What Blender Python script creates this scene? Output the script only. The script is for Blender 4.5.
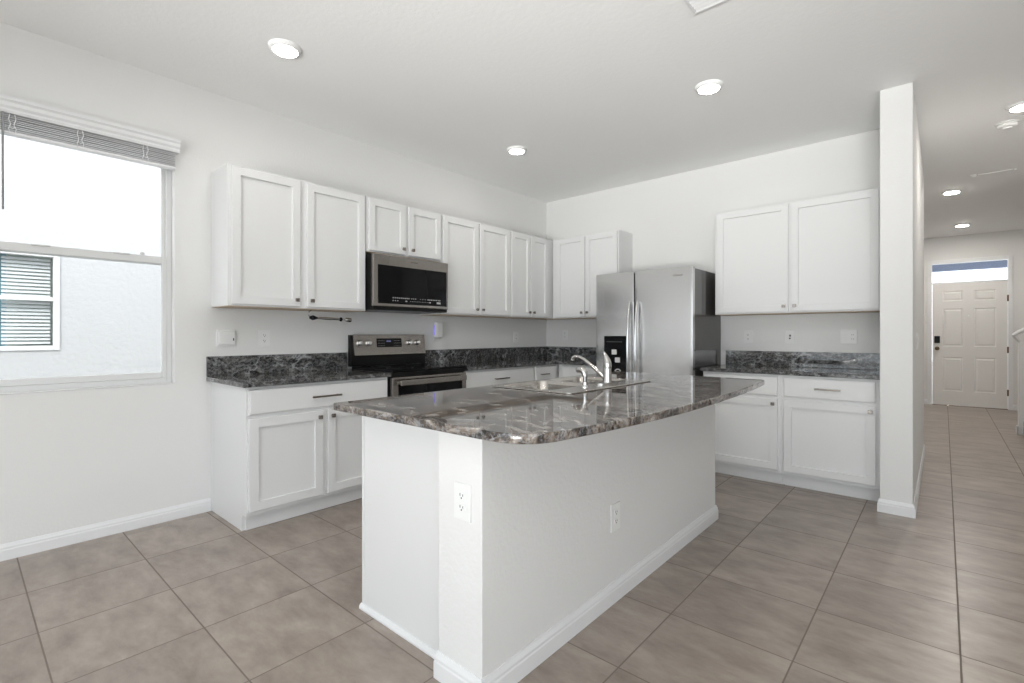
import bpy, bmesh, math
from mathutils import Vector, Matrix
R90 = math.pi/2

for o in list(bpy.data.objects):
    bpy.data.objects.remove(o, do_unlink=True)
SC = bpy.context.scene
COL = SC.collection

# ------------------------------------------------------------------ camera
FPX, YAW = 491.0, math.atan2(432, 491)
cam_d = bpy.data.cameras.new('camera')
cam = bpy.data.objects.new('camera', cam_d); COL.objects.link(cam)
cam_d.sensor_fit = 'HORIZONTAL'; cam_d.sensor_width = 36.0
cam_d.lens = FPX/1024*36.0
cam_d.shift_y = -(341.5-334.5)/1024.0
cam_d.clip_start = 0.05; cam_d.clip_end = 200
cam.location = (3.725, 0.0, 1.19)
cam.rotation_euler = (R90, 0, YAW)
SC.camera = cam

# ------------------------------------------------------------------ exposure, sky, sun, daylight
SC.view_settings.view_transform = 'Standard'
SC.view_settings.look = 'None'
SC.view_settings.gamma = 1.0
SC.view_settings.use_curve_mapping = False
SC.view_settings.exposure = 0.09

world = bpy.data.worlds.new('sky'); SC.world = world; world.use_nodes = True
bg = world.node_tree.nodes['Background']
bg.inputs['Color'].default_value = (0.90, 0.95, 1.0, 1); bg.inputs['Strength'].default_value = 3.2

def lamp(name, kind, loc, rot, energy, color, **kw):
    d = bpy.data.lights.new(name, kind); d.energy = energy; d.color = color
    for k, v in kw.items(): setattr(d, k, v)
    o = bpy.data.objects.new(name, d); COL.objects.link(o)
    o.location = loc; o.rotation_euler = rot
    return o
# sun over the roof: onto the neighbour's wall and the patio behind the camera
lamp('sun', 'SUN', (3, -3, 12), (math.radians(38), math.radians(40), 0), 2.0, (1, .95, .88), angle=0.01)
# added lamps outside the sliding doors: patio bounce, narrowed to lift the kitchen ceiling
lamp('patio_fill_low', 'AREA', (4.5, -3.75, .3), (math.radians(112), 0, math.radians(18)), 29, (1.0, .985, .965), shape='RECTANGLE', size=2.4, size_y=1.0, spread=.9)
lamp('patio_fill_high', 'AREA', (4.5, -3.75, .3), (math.radians(120), 0, math.radians(18)), 34, (1.0, .985, .965), shape='RECTANGLE', size=2.4, size_y=1.0, spread=.9)
lamp('sliding_door_daylight', 'AREA', (4.5, -3.45, 1.25), (R90, 0, 0), 14, (.82, .90, 1.0), shape='RECTANGLE', size=2.8, size_y=2.2)
LENS = 62.0       # recessed lamps' own glow

# ------------------------------------------------------------------ materials
def mat(name, color=(.8, .8, .8), rough=.5, metal=0.0, spec=.5, coat=0.0, emit=None, estr=0.0):
    m = bpy.data.materials.new(name); m.use_nodes = True
    b = m.node_tree.nodes['Principled BSDF']
    b.inputs['Base Color'].default_value = (*color, 1)
    b.inputs['Roughness'].default_value = rough
    b.inputs['Metallic'].default_value = metal
    b.inputs['Specular IOR Level'].default_value = spec
    b.inputs['Coat Weight'].default_value = coat
    b.inputs['Coat Roughness'].default_value = 0.03
    if emit:
        b.inputs['Emission Color'].default_value = (*emit, 1); b.inputs['Emission Strength'].default_value = estr
    return m
class NT:
    def __init__(s, m): s.t = m.node_tree; s.n = s.t.nodes; s.b = s.n['Principled BSDF']
    def new(s, typ, **kw):
        nd = s.n.new(typ)
        for k, v in kw.items():
            if k.startswith('i_'):
                key = k[2:]
                nd.inputs[int(key) if key.isdigit() else key.replace('_', ' ')].default_value = v
            else: setattr(nd, k, v)
        return nd
    def link(s, a, b): s.t.links.new(a, b)
    def math(s, op, a, b=None):
        nd = s.n.new('ShaderNodeMath'); nd.operation = op
        for i, v in enumerate((a, b)):
            if v is None: continue
            if isinstance(v, (int, float)): nd.inputs[i].default_value = v
            else: s.link(v, nd.inputs[i])
        return nd.outputs[0]
    def ramp(s, fac, stops):
        nd = s.n.new('ShaderNodeValToRGB'); e = nd.color_ramp.elements
        while len(e) < len(stops): e.new(.5)
        for el, (p, c) in zip(e, stops): el.position = p; el.color = (*c, 1)
        s.link(fac, nd.inputs[0]); return nd.outputs[0]
    def mix(s, fac, a, b):
        nd = s.n.new('ShaderNodeMix'); nd.data_type = 'RGBA'
        for i, v in ((0, fac), (6, a), (7, b)):
            if isinstance(v, (int, float)): nd.inputs[i].default_value = v
            elif isinstance(v, tuple): nd.inputs[i].default_value = (*v, 1)
            else: s.link(v, nd.inputs[i])
        return nd.outputs[2]
    def bump(s, h, strength, dist):
        nd = s.n.new('ShaderNodeBump'); nd.inputs['Strength'].default_value = strength; nd.inputs['Distance'].default_value = dist
        s.link(h, nd.inputs['Height']); s.link(nd.outputs[0], s.b.inputs['Normal'])

def plaster(name, color, scale=70, strength=.25, dist=.004):
    m = mat(name, color, .75, spec=.25); t = NT(m)
    tc = t.new('ShaderNodeTexCoord')
    nz = t.new('ShaderNodeTexNoise'); nz.inputs['Scale'].default_value = scale; nz.inputs['Detail'].default_value = 3
    t.link(tc.outputs['Object'], nz.inputs['Vector'])
    t.bump(nz.outputs[0], strength, dist)
    return m
M_WALL = plaster('wall_paint', (.80, .795, .785))
M_CEIL = plaster('ceiling_paint', (.92, .92, .915), 45, .3, .004)
M_KNEE = plaster('island_wall_paint', (.785, .78, .77), 55, .35, .005)
M_TRIM = mat('trim_paint', (.82, .823, .83), .35)
M_CAB = mat('cabinet_paint', (.78, .78, .778), .38)
M_CABIN = mat('cabinet_underside', (.62, .50, .38), .6)
M_VINYL = mat('window_vinyl', (.74, .74, .735), .4)
M_PLASTIC = mat('white_plastic', (.84, .84, .83), .35)
M_SLOT = mat('dark_slot', (.02, .02, .02), .5)
M_BLACK = mat('black_gloss', (.005, .005, .006), .06, spec=.16)
M_BLACKP = mat('black_plastic', (.008, .008, .008), .35, spec=.2)
M_CHROME = mat('chrome', (.60, .59, .575), .16, 1.0)
M_NICKEL = mat('brushed_nickel', (.34, .305, .275), .26, 1.0)
M_BRONZE = mat('aged_bronze', (.16, .11, .07), .35, .9)
M_KNOB = mat('satin_knob', (.82, .81, .80), .3, 1.0)
M_MARK = mat('control_print', (.55, .55, .56), .5)
M_CARPET = mat('stair_carpet', (.22, .18, .16), .95, spec=.1)
M_LENS = mat('lamp_lens', (.9, .9, .9), .4, emit=(1, .965, .91), estr=LENS)
M_LENS_HALL = mat('hall_lamp_lens', (.9, .9, .9), .4, emit=(1, .95, .88), estr=LENS*6.2)
M_BLUE = mat('blue_indicator', (.2, .15, .9), .4, emit=(.22, .15, 1), estr=.9)
M_DISP = mat('clock_glow', (.1, .1, .3), .4, emit=(.45, .5, 1), estr=.5)
M_STUCCO = plaster('neighbour_stucco', (.53, .53, .535), 22, .4, .015)
M_PORCH = mat('porch_paint', (.24, .28, .38), .7)
M_CONC = mat('concrete', (.5, .49, .47), .85)
M_TEAL = mat('dark_teal_curtain', (.13, .30, .38), .7)

def steel(name, color, rough, aniso=.75):
    m = mat(name, color, rough, 1.0); t = NT(m)
    tc = t.new('ShaderNodeTexCoord'); mp = t.new('ShaderNodeMapping'); mp.inputs['Scale'].default_value = (420, 420, 1.2)
    t.link(tc.outputs['Object'], mp.inputs['Vector'])
    nz = t.new('ShaderNodeTexNoise'); nz.inputs['Scale'].default_value = 1; nz.inputs['Detail'].default_value = 2
    t.link(mp.outputs[0], nz.inputs['Vector'])
    r = t.math('MULTIPLY_ADD', nz.outputs[0], .08); r.node.inputs[2].default_value = rough-.04
    t.link(r, t.b.inputs['Roughness'])
    tg = t.new('ShaderNodeTangent'); tg.direction_type = 'RADIAL'; tg.axis = 'Z'
    t.link(tg.outputs[0], t.b.inputs['Tangent']); t.b.inputs['Anisotropic'].default_value = aniso
    return m
M_STEEL = steel('stainless_steel', (.61, .605, .60), .23)
M_STEELD = steel('warm_stainless_steel', (.31, .285, .265), .26)
M_SINK = mat('sink_steel', (.56, .535, .505), .22, 1.0)
M_FSIDE = mat('fridge_side_charcoal', (.060, .055, .054), .16, spec=.6)

def granite(name, stops, veins, spk_amt, scale=(4.5, 15, 13)):
    m = mat(name, (.1, .1, .1), .035, spec=.65); t = NT(m)
    tc = t.new('ShaderNodeTexCoord')
    w = t.new('ShaderNodeTexNoise'); w.inputs['Scale'].default_value = 2.4; w.inputs['Detail'].default_value = 2
    t.link(tc.outputs['Object'], w.inputs['Vector'])
    sub = t.new('ShaderNodeVectorMath', operation='SUBTRACT'); sub.inputs[1].default_value = (.5, .5, .5)
    t.link(w.outputs['Color'], sub.inputs[0])
    scl = t.new('ShaderNodeVectorMath', operation='SCALE'); scl.inputs['Scale'].default_value = .38
    t.link(sub.outputs[0], scl.inputs[0])
    add = t.new('ShaderNodeVectorMath', operation='ADD')
    t.link(tc.outputs['Object'], add.inputs[0]); t.link(scl.outputs[0], add.inputs[1])
    # layered streaks
    mp = t.new('ShaderNodeMapping'); mp.inputs['Rotation'].default_value = (.3, .4, math.radians(62)); mp.inputs['Scale'].default_value = scale
    t.link(add.outputs[0], mp.inputs['Vector'])
    n1 = t.new('ShaderNodeTexNoise'); n1.inputs['Scale'].default_value = 1.5; n1.inputs['Detail'].default_value = 10; n1.inputs['Roughness'].default_value = .72
    t.link(mp.outputs[0], n1.inputs['Vector'])
    base = t.ramp(n1.outputs[0], stops)
    # crystals
    n2 = t.new('ShaderNodeTexNoise'); n2.inputs['Scale'].default_value = 70; n2.inputs['Detail'].default_value = 3; n2.inputs['Roughness'].default_value = .75
    t.link(tc.outputs['Object'], n2.inputs['Vector'])
    spk = t.ramp(n2.outputs[0], [(.47, (0, 0, 0)), (.60, (1, 1, 1))])
    c1 = t.mix(t.math('MULTIPLY', spk, spk_amt), base, (.40, .41, .43))
    # a few pale veins, only here and there
    vmp = t.new('ShaderNodeMapping'); vmp.inputs['Scale'].default_value = (2.2, 4.5, 4.5); vmp.inputs['Rotation'].default_value = (.5, .3, 1.0)
    t.link(add.outputs[0], vmp.inputs['Vector'])
    n3 = t.new('ShaderNodeTexNoise'); n3.inputs['Scale'].default_value = 1.7; n3.inputs['Detail'].default_value = 7; n3.inputs['Roughness'].default_value = .6
    t.link(vmp.outputs[0], n3.inputs['Vector'])
    v = t.math('ABSOLUTE', t.math('SUBTRACT', n3.outputs[0], .5))
    vein = t.ramp(v, [(.0, (1, 1, 1)), (.012, (.5, .5, .5)), (.030, (0, 0, 0))])
    n4 = t.new('ShaderNodeTexNoise'); n4.inputs['Scale'].default_value = 5.0; t.link(tc.outputs['Object'], n4.inputs['Vector'])
    msk = t.ramp(n4.outputs[0], [(.46, (0, 0, 0)), (.60, (1, 1, 1))])
    c2 = t.mix(t.math('MULTIPLY', t.math('MULTIPLY', vein, msk), veins), c1, (.60, .61, .63))
    t.link(c2, t.b.inputs['Base Color'])
    return m
M_GRAN = granite('polished_granite', [(.36, (.008, .008, .008)), (.485, (.028, .027, .026)), (.555, (.080, .077, .072)), (.625, (.18, .175, .165)), (.73, (.40, .40, .39))], .62, .32, (6, 21, 18))
M_GRAN_ISL = granite('polished_granite_reflected_brown', [(.37, (.008, .007, .006)), (.46, (.040, .030, .024)), (.525, (.120, .094, .075)), (.585, (.26, .222, .19)), (.70, (.52, .50, .48))], .45, .36, (3.0, 12, 12))  # same stone as the counters; brown from reflections put into its colour

def floor_mat():
    m = mat('taupe_floor_tile', (.4, .35, .3), .3, spec=.45); t = NT(m)
    tc = t.new('ShaderNodeTexCoord'); sx = t.new('ShaderNodeSeparateXYZ')
    t.link(tc.outputs['Object'], sx.inputs[0])
    X = t.math('DIVIDE', t.math('SUBTRACT', sx.outputs[0], .553), .4597)
    Y = t.math('DIVIDE', t.math('SUBTRACT', sx.outputs[1], .222), .4488)
    def edge(v): return t.math('ABSOLUTE', t.math('SUBTRACT', t.math('FRACT', t.math('ADD', v, .5)), .5))
    ex, ey = t.math('MAXIMUM', edge(X), t.math('LESS_THAN', X, -.5)), edge(Y)
    d = t.math('MINIMUM', ex, ey)
    grout = t.ramp(d, [(.0, (1, 1, 1)), (.0050, (1, 1, 1)), (.0078, (0, 0, 0))])
    cmb = t.new('ShaderNodeCombineXYZ')
    t.link(t.math('FLOOR', X), cmb.inputs[0]); t.link(t.math('FLOOR', Y), cmb.inputs[1])
    wn = t.new('ShaderNodeTexWhiteNoise'); t.link(cmb.outputs[0], wn.inputs['Vector'])
    off = t.new('ShaderNodeVectorMath', operation='SCALE'); off.inputs['Scale'].default_value = 9
    t.link(wn.outputs['Color'], off.inputs[0])
    add = t.new('ShaderNodeVectorMath', operation='ADD'); t.link(tc.outputs['Object'], add.inputs[0]); t.link(off.outputs[0], add.inputs[1])
    mp = t.new('ShaderNodeMapping'); mp.inputs['Scale'].default_value = (2.2, 4.6, 1)
    t.link(add.outputs[0], mp.inputs['Vector'])
    nz = t.new('ShaderNodeTexNoise'); nz.inputs['Scale'].default_value = 2.1; nz.inputs['Detail'].default_value = 7; nz.inputs['Roughness'].default_value = .66; nz.inputs['Distortion'].default_value = .15
    t.link(mp.outputs[0], nz.inputs['Vector'])
    tile = t.ramp(nz.outputs[0], [(.25, (.215, .176, .149)), (.5, (.325, .274, .236)), (.75, (.43, .374, .328))])
    hs = t.new('ShaderNodeHueSaturation'); t.link(tile, hs.inputs['Color'])
    t.link(t.math('MULTIPLY_ADD', wn.outputs['Value'], .16), hs.inputs['Value'])
    for nd in t.n:
        if nd.type == 'MATH' and nd.operation == 'MULTIPLY_ADD': nd.inputs[2].default_value = .92
    c = t.mix(grout, hs.outputs[0], (.20, .168, .145))
    t.link(c, t.b.inputs['Base Color'])
    r = t.math('MULTIPLY_ADD', grout, .5); r.node.inputs[2].default_value = .30
    t.link(r, t.b.inputs['Roughness'])
    t.bump(t.math('MULTIPLY', grout, -1), .5, .002)
    return m
M_FLOOR = floor_mat()

def clear_glass(name, tint, gl=.06):
    m = bpy.data.materials.new(name); m.use_nodes = True; nt = m.node_tree; nt.nodes.clear()
    out = nt.nodes.new('ShaderNodeOutputMaterial'); mx = nt.nodes.new('ShaderNodeMixShader')
    tr = nt.nodes.new('ShaderNodeBsdfTransparent'); tr.inputs[0].default_value = (*tint, 1)
    g = nt.nodes.new('ShaderNodeBsdfGlossy'); g.inputs['Roughness'].default_value = .02
    fr = nt.nodes.new('ShaderNodeFresnel'); geo = nt.nodes.new('ShaderNodeNewGeometry'); ior = nt.nodes.new('ShaderNodeMapRange')
    # thin sheet: same reflectance entering and leaving the pane
    ior.inputs[3].default_value = 1.45; ior.inputs[4].default_value = 1/1.45
    nt.links.new(geo.outputs['Backfacing'], ior.inputs[0]); nt.links.new(ior.outputs[0], fr.inputs[0])
    nt.links.new(fr.outputs[0], mx.inputs[0]); nt.links.new(tr.outputs[0], mx.inputs[1]); nt.links.new(g.outputs[0], mx.inputs[2])
    nt.links.new(mx.outputs[0], out.inputs[0]); return m
M_GLASS = clear_glass('window_glass', (.98, .99, .99))
def screen_mat():
    m = bpy.data.materials.new('insect_screen'); m.use_nodes = True; nt = m.node_tree; nt.nodes.clear()
    out = nt.nodes.new('ShaderNodeOutputMaterial'); mx = nt.nodes.new('ShaderNodeMixShader'); mx.inputs[0].default_value = .05
    tr = nt.nodes.new('ShaderNodeBsdfTransparent'); df = nt.nodes.new('ShaderNodeBsdfDiffuse'); df.inputs[0].default_value = (.35, .36, .38, 1)
    nt.links.new(tr.outputs[0], mx.inputs[1]); nt.links.new(df.outputs[0], mx.inputs[2]); nt.links.new(mx.outputs[0], out.inputs[0]); return m
M_SCREEN = screen_mat()

# ------------------------------------------------------------------ mesh helpers
def BM(): return bmesh.new()
def box(bm, x0, x1, y0, y1, z0, z1, bev=0.0, seg=2):
    r = bmesh.ops.create_cube(bm, size=1.0)
    vs = r['verts']
    for v in vs:
        v.co = Vector(((x0+x1)/2+v.co.x*(x1-x0), (y0+y1)/2+v.co.y*(y1-y0), (z0+z1)/2+v.co.z*(z1-z0)))
    if bev > 0:
        es = list({e for v in vs for e in v.link_edges})
        bmesh.ops.bevel(bm, geom=es, offset=bev, segments=seg, affect='EDGES', profile=.5)
    return bm
def quad_loft(bm, rings, close=True, cap0=False, cap1=False):
    vr = [[bm.verts.new(p) for p in r] for r in rings]
    n = len(vr[0])
    for a, b in zip(vr[:-1], vr[1:]):
        for i in range(n if close else n-1):
            j = (i+1) % n
            bm.faces.new((a[i], a[j], b[j], b[i]))
    if cap0: bm.faces.new(vr[0][::-1])
    if cap1: bm.faces.new(vr[-1])
    return vr
def prism(bm, poly, z0, z1, axis='Z'):
    def P(a, b, c): return {'Z': (a, b, c), 'X': (c, a, b), 'Y': (a, c, b)}[axis]
    quad_loft(bm, [[P(a, b, z0) for a, b in poly], [P(a, b, z1) for a, b in poly]], True, True, True)
    bmesh.ops.recalc_face_normals(bm, faces=bm.faces)
def lathe(bm, prof, n=28, M=None, cap0=True, cap1=True):
    M = M or Matrix()
    rings = [[M @ Vector((r*math.cos(2*math.pi*i/n), r*math.sin(2*math.pi*i/n), z)) for i in range(n)] for r, z in prof]
    quad_loft(bm, rings, True, cap0, cap1)
    bmesh.ops.recalc_face_normals(bm, faces=bm.faces)
def tube(bm, pts, r, n=12, flat=1.0):
    pts = [Vector(p) for p in pts]
    rr = r if isinstance(r, (list, tuple)) else [r]*len(pts)
    T = []
    for i in range(len(pts)):
        a = pts[max(0, i-1)]; b = pts[min(len(pts)-1, i+1)]
        T.append((b-a).normalized())
    ref = Vector((0, 0, 1)) if abs(T[0].z) < .9 else Vector((0, 1, 0))
    N = (ref - T[0]*ref.dot(T[0])).normalized()
    rings = []
    for p, t, q in zip(pts, T, rr):
        N = (N - t*N.dot(t)).normalized(); B = t.cross(N)
        rings.append([p + N*(q*math.cos(2*math.pi*k/n)) + B*(q*flat*math.sin(2*math.pi*k/n)) for k in range(n)])
    quad_loft(bm, rings, True, True, True)
    bmesh.ops.recalc_face_normals(bm, faces=bm.faces)
def rrect(x0, x1, y0, y1, r, n=6):
    out = []
    for cx, cy, a0 in ((x1-r, y1-r, 0), (x0+r, y1-r, 90), (x0+r, y0+r, 180), (x1-r, y0+r, 270)):
        for k in range(n+1):
            a = math.radians(a0+90*k/n); out.append((cx+r*math.cos(a), cy+r*math.sin(a)))
    return out
def holed_slab(bm, outer, holes, z0, z1, bev=0.0):
    """flat slab in XY with holes"""
    edges = []
    for loop in [outer]+holes:
        vs = [bm.verts.new((a, b, z0)) for a, b in loop]
        for i in range(len(vs)): edges.append(bm.edges.new((vs[i], vs[(i+1) % len(vs)])))
    r = bmesh.ops.triangle_fill(bm, use_beauty=True, use_dissolve=False, edges=edges)
    fs = [g for g in r['geom'] if isinstance(g, bmesh.types.BMFace)]
    ex = bmesh.ops.extrude_face_region(bm, geom=fs)
    for g in ex['geom']:
        if isinstance(g, bmesh.types.BMVert): g.co.z = z1
    bmesh.ops.recalc_face_normals(bm, faces=bm.faces)
    if bev:
        es = [e for e in bm.edges if len(e.link_faces) == 2 and e.calc_face_angle(0) > .7 and abs(e.verts[0].co.z-e.verts[1].co.z) < 1e-6]
        bmesh.ops.bevel(bm, geom=es, offset=bev, segments=3, affect='EDGES', profile=.5)

def obj(name, bm, m, parent=None, smooth=True, label=None, flat=.002):
    me = bpy.data.meshes.new(name); bm.to_mesh(me); bm.free()
    if smooth and len(me.polygons):
        me.set_sharp_from_angle(angle=math.radians(35))
        me.polygons.foreach_set('use_smooth', [p.area < flat and max(abs(c) for c in p.normal) < .99995 for p in me.polygons])
    for mm in (m if isinstance(m, list) else [m]): me.materials.append(mm)
    o = bpy.data.objects.new(name, me); COL.objects.link(o)
    if parent: o.parent = parent
    if label: o['label'] = label
    return o
def tag(o, label, cat, group=None):
    o['label'] = label; o['category'] = cat
    if group: o['group'] = group
    return o
def thing(name, label, cat, loc=(0, 0, 0), rz=0, group=None):
    o = bpy.data.objects.new(name, None); COL.objects.link(o); o.empty_display_size = .1
    o.location = loc; o.rotation_euler = (0, 0, rz)
    return tag(o, label, cat, group)
def struct(name, bm, m, parent=None, smooth=False):
    o = obj(name, bm, m, parent, smooth)
    if not parent: o['kind'] = 'structure'
    return o
def bxo(name, m, parent, *a, bev=0.0, label=None):
    return obj(name, box(BM(), *a, bev=bev), m, parent, label=label)

# ------------------------------------------------------------------ room shell
CEIL, YB = 2.832, 4.886
WX0, WX1, WZ0, WZ1 = .03, .94, .875, 2.36     # kitchen window opening (along y)
XR, YREAR, YF = 6.2, -3.2, 11.0

struct('floor', box(BM(), -.12, XR+.12, YREAR-.12, YF+.12, -.12, 0), M_FLOOR)
struct('ceiling', box(BM(), -.35, XR+.3, YREAR-.12, YF+.12, CEIL, CEIL+.2), M_CEIL)
def wall_with_hole(axis, t0, t1, a0, a1, h, b0, b1, c0, c1):
    """wall along y (axis Y, thickness in x) or along x (axis X, thickness in y) with one rectangular opening"""
    bm = BM()
    rects = []
    if b0 > a0: rects.append((a0, b0, 0, h))
    if a1 > b1: rects.append((b1, a1, 0, h))
    if c0 > 0: rects.append((b0, b1, 0, c0))
    if c1 < h: rects.append((b0, b1, c1, h))
    for p, q, z0, z1 in rects:
        if axis == 'Y': box(bm, t0, t1, p, q, z0, z1)
        else: box(bm, p, q, t0, t1, z0, z1)
    return bm
struct('wall_left', wall_with_hole('Y', -.14, 0, YREAR, YB, CEIL, WX0, WX1, WZ0, WZ1), M_WALL)
struct('wall_back', box(BM(), -.14, 3.40, YB, YB+.12, 0, CEIL), M_WALL)
struct('wall_divider', box(BM(), 3.400, 3.574, 4.115, 6.45, 0, CEIL, bev=.006), M_WALL, smooth=True)
struct('wall_foyer_left', box(BM(), 2.3, 2.42, YB+.12, YF, 0, CEIL), M_WALL)
struct('wall_foyer_back', box(BM(), 2.42, 3.385, YB+.12, YB+.24, 0, CEIL), M_WALL)
DX0, DX1 = 3.572, 4.484
struct('wall_front', wall_with_hole('X', YF, YF+.14, 2.3, XR, CEIL, DX0-.02, DX1+.02, 0, 2.40), M_WALL)
struct('wall_right', wall_with_hole('Y', XR, XR+.12, YREAR, YF, CEIL, -2.9, .4, .2, 2.3), M_WALL)
struct('wall_hall_right', box(BM(), 4.70, 4.82, 4.9, 7.25, 0, CEIL), M_WALL)
SX0, SX1, SZ1 = 1.0, 6.1, 2.36
struct('wall_rear', wall_with_hole('X', YREAR-.14, YREAR, -.14, XR+.12, CEIL, SX0, SX1, 0, SZ1), M_WALL)

def base_prof(h=.085, t=.013):
    return [(0, 0), (t, 0), (t, h*.62), (t*.82, h*.68), (t*.82, h*.78), (t*.45, h*.92), (t*.3, h), (0, h)]
def base_run(name, p, q, nrm, parent=None, h=.085, t=.013, m=None):
    """baseboard from p to q (xy), profile thickness along nrm"""
    p = Vector((*p, 0)); q = Vector((*q, 0)); n = Vector((*nrm, 0))
    bm = BM(); pr = base_prof(h, t)
    quad_loft(bm, [[e + n*a + Vector((0, 0, b)) for a, b in pr] for e in (p, q)], True, True, True)
    bmesh.ops.recalc_face_normals(bm, faces=bm.faces)
    return struct(name, bm, m or M_TRIM, parent)
base_run('baseboard_left', (0, YREAR), (0, 1.148), (1, 0))
bm = BM(); pr = base_prof()
# mitred baseboard round the end of the divider wall
path = [((3.400, 4.235), (-1, 0)), ((3.400, 4.115), (-1, -1)), ((3.574, 4.115), (1, -1)), ((3.574, 6.45), (1, 1)), ((3.40, 6.45), (0, 1))]
quad_loft(bm, [[Vector((p[0]+n[0]*a, p[1]+n[1]*a, b)) for a, b in pr] for p, n in path], True, True, True)
bmesh.ops.recalc_face_normals(bm, faces=bm.faces)
struct('baseboard_divider', bm, M_TRIM)
base_run('baseboard_front_left', (2.42, YF), (3.515, YF), (0, -1))
base_run('baseboard_front_right', (4.54, YF), (XR, YF), (0, -1))
base_run('baseboard_right', (XR, YREAR), (XR, YF), (-1, 0))

# ---- kitchen window (single hung, vinyl), frame set in the wall
bm = BM()
FX0, FX1 = -.115, -.065
def rectframe(bm, x0, x1, y0, y1, z0, z1, w, wb=None, wt=None):
    wb = wb or w; wt = wt or w
    box(bm, x0, x1, y0, y0+w, z0, z1, .003); box(bm, x0, x1, y1-w, y1, z0, z1, .003)
    box(bm, x0, x1, y0+w, y1-w, z0, z0+wb, .003); box(bm, x0, x1, y0+w, y1-w, z1-wt, z1, .003)
rectframe(bm, FX0, FX1, WX0, WX1, WZ0, WZ1, .030, .035, .035)
win = struct('window_1', bm, M_VINYL, smooth=True)
bm = BM(); rectframe(bm, -.088, -.060, WX0+.03, WX1-.03, WZ0+.035, 1.690, .024, .038, .045)
box(bm, -.060, -.048, WX0+.25, WX0+.33, 1.683, 1.692, .002); box(bm, -.060, -.048, WX1-.30, WX1-.22, 1.683, 1.692, .002)
obj('lower_sash', bm, M_VINYL, win)
bm = BM(); rectframe(bm, -.114, -.090, WX0+.03, WX1-.03, 1.640, WZ1-.035, .020, .04, .03)
obj('upper_sash', bm, M_VINYL, win)
obj('lower_pane', box(BM(), -.075, -.071, WX0+.05, WX1-.05, WZ0+.07, 1.65), M_GLASS, win)
obj('upper_pane', box(BM(), -.104, -.100, WX0+.045, WX1-.045, 1.67, WZ1-.06), M_GLASS, win)
obj('insect_screen', box(BM(), -.1125, -.1120, WX0+.03, WX1-.03, WZ0+.03, 1.66), M_SCREEN, win)
obj('window_sill', box(BM(), -.062, .004, WX0, WX1, WZ0-.004, WZ0+.003, .002), M_VINYL, win)
bm = BM(); lathe(bm, [(.012, 0), (.012, .012), (.006, .016)], 12, Matrix.Translation((-.05, .78, 1.692)))
obj('sash_lock', bm, M_VINYL, win)

# ---- blind raised to the top of the window
bl = thing('window_blind', 'white slatted blind pulled up under its valance at the kitchen window', 'blind', (0, .485, 2.27))
def L(b, o): return b
bm = BM()
vp = [(0, .0), (.050, .0), (.056, .012), (.056, .022), (.066, .034), (.068, .052), (.080, .062), (.080, .078), (0, .078)]
quad_loft(bm, [[Vector((a, yy, .080+b)) for a, b in vp] for yy in (-.47, .47)], True, True, True)
bmesh.ops.recalc_face_normals(bm, faces=bm.faces)
obj('valance', bm, M_TRIM, bl)
bm = BM()
for k in range(8):
    z = -.006+.0108*k; jit = .004*math.sin(k*2.3)
    prism(bm, [(-.008+jit, z), (.018+jit, z+.0022), (.042+jit, z), (.042+jit, z+.0028), (.018+jit, z+.005), (-.008+jit, z+.0028)], -.452, .452, 'Y')
# prism 'Y' maps (a,b,c)->(a,c,b)
obj('slats', bm, M_TRIM, bl)
obj('bottom_rail', box(BM(), -.006, .044, -.452, .452, -.026, -.010, .004), M_TRIM, bl)
for y in (-.283, -.012, .29):
    bm = BM()
    for s in (-.009, .009):
        tube(bm, [(.046, y+s, -.024), (.050, y+s*1.6, .0), (.045, y+s*.7, .025), (.050, y+s*1.5, .05), (.046, y+s, .078)], .0022, 6)
    tube(bm, [(.048, y-.012, .012), (.053, y, .0), (.048, y+.012, .012)], .0022, 6)
    obj('ladder_cord', bm, M_TRIM, bl)
bm = BM(); tube(bm, [(.060, -.318, .078), (.063, -.318, -.2), (.063, -.317, -.43)], .0045, 8)
obj('tilt_wand', bm, mat('grey_wand', (.25, .25, .26), .3), bl)

# ---- front door with transom
door = struct('door_1', BM(), M_TRIM)
bm = BM()
def panelled(bm, w, h, t, rects, dep=.008):
    """slab x 0..w, z 0..h, front at y=-t, with raised panels set in grooves"""
    box(bm, 0, w, -t+dep+.001, 0, 0, h)
    edges = []; outer = [(0, 0), (w, 0), (w, h), (0, h)]
    loops = [outer]+[[(a, c), (b, c), (b, d), (a, d)] for a, b, c, d in rects]
    for lp in loops:
        vs = [bm.verts.new((a, -t, b)) for a, b in lp]
        for i in range(4): edges.append(bm.edges.new((vs[i], vs[(i+1) % 4])))
    r = bmesh.ops.triangle_fill(bm, use_beauty=True, edges=edges)
    for a, b, c, d in rects:
        def rg(i, y): return [Vector((a+i, y, c+i)), Vector((b-i, y, c+i)), Vector((b-i, y, d-i)), Vector((a+i, y, d-i))]
        quad_loft(bm, [rg(0, -t), rg(.010, -t+dep), rg(.022, -t+dep), rg(.040, -t+.001)], True, False, True)
    quad_loft(bm, [[Vector((x, -t, z)) for x, z in outer], [Vector((x, -t+dep+.002, z)) for x, z in outer]])
panelled(bm, .904, 2.03, .044, [(a, b, c, d) for a, b in ((.13, .385), (.52, .775)) for c, d in ((.235, .80), (.98, 1.61), (1.735, 1.905))])
bm.transform(Matrix.Translation((DX0+.004, YF+.045, .012)))
slab = obj('door_slab', bm, mat('front_door_paint', (.80, .785, .765), .4), door, smooth=False)
bm = BM()
for a, b in ((DX0-.055, DX0), (DX1, DX1+.055)): box(bm, a, b, YF-.016, YF-.001, 0, 2.44, .004)
box(bm, DX0, DX1, YF-.016, YF-.001, 2.385, 2.44, .004)
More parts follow.
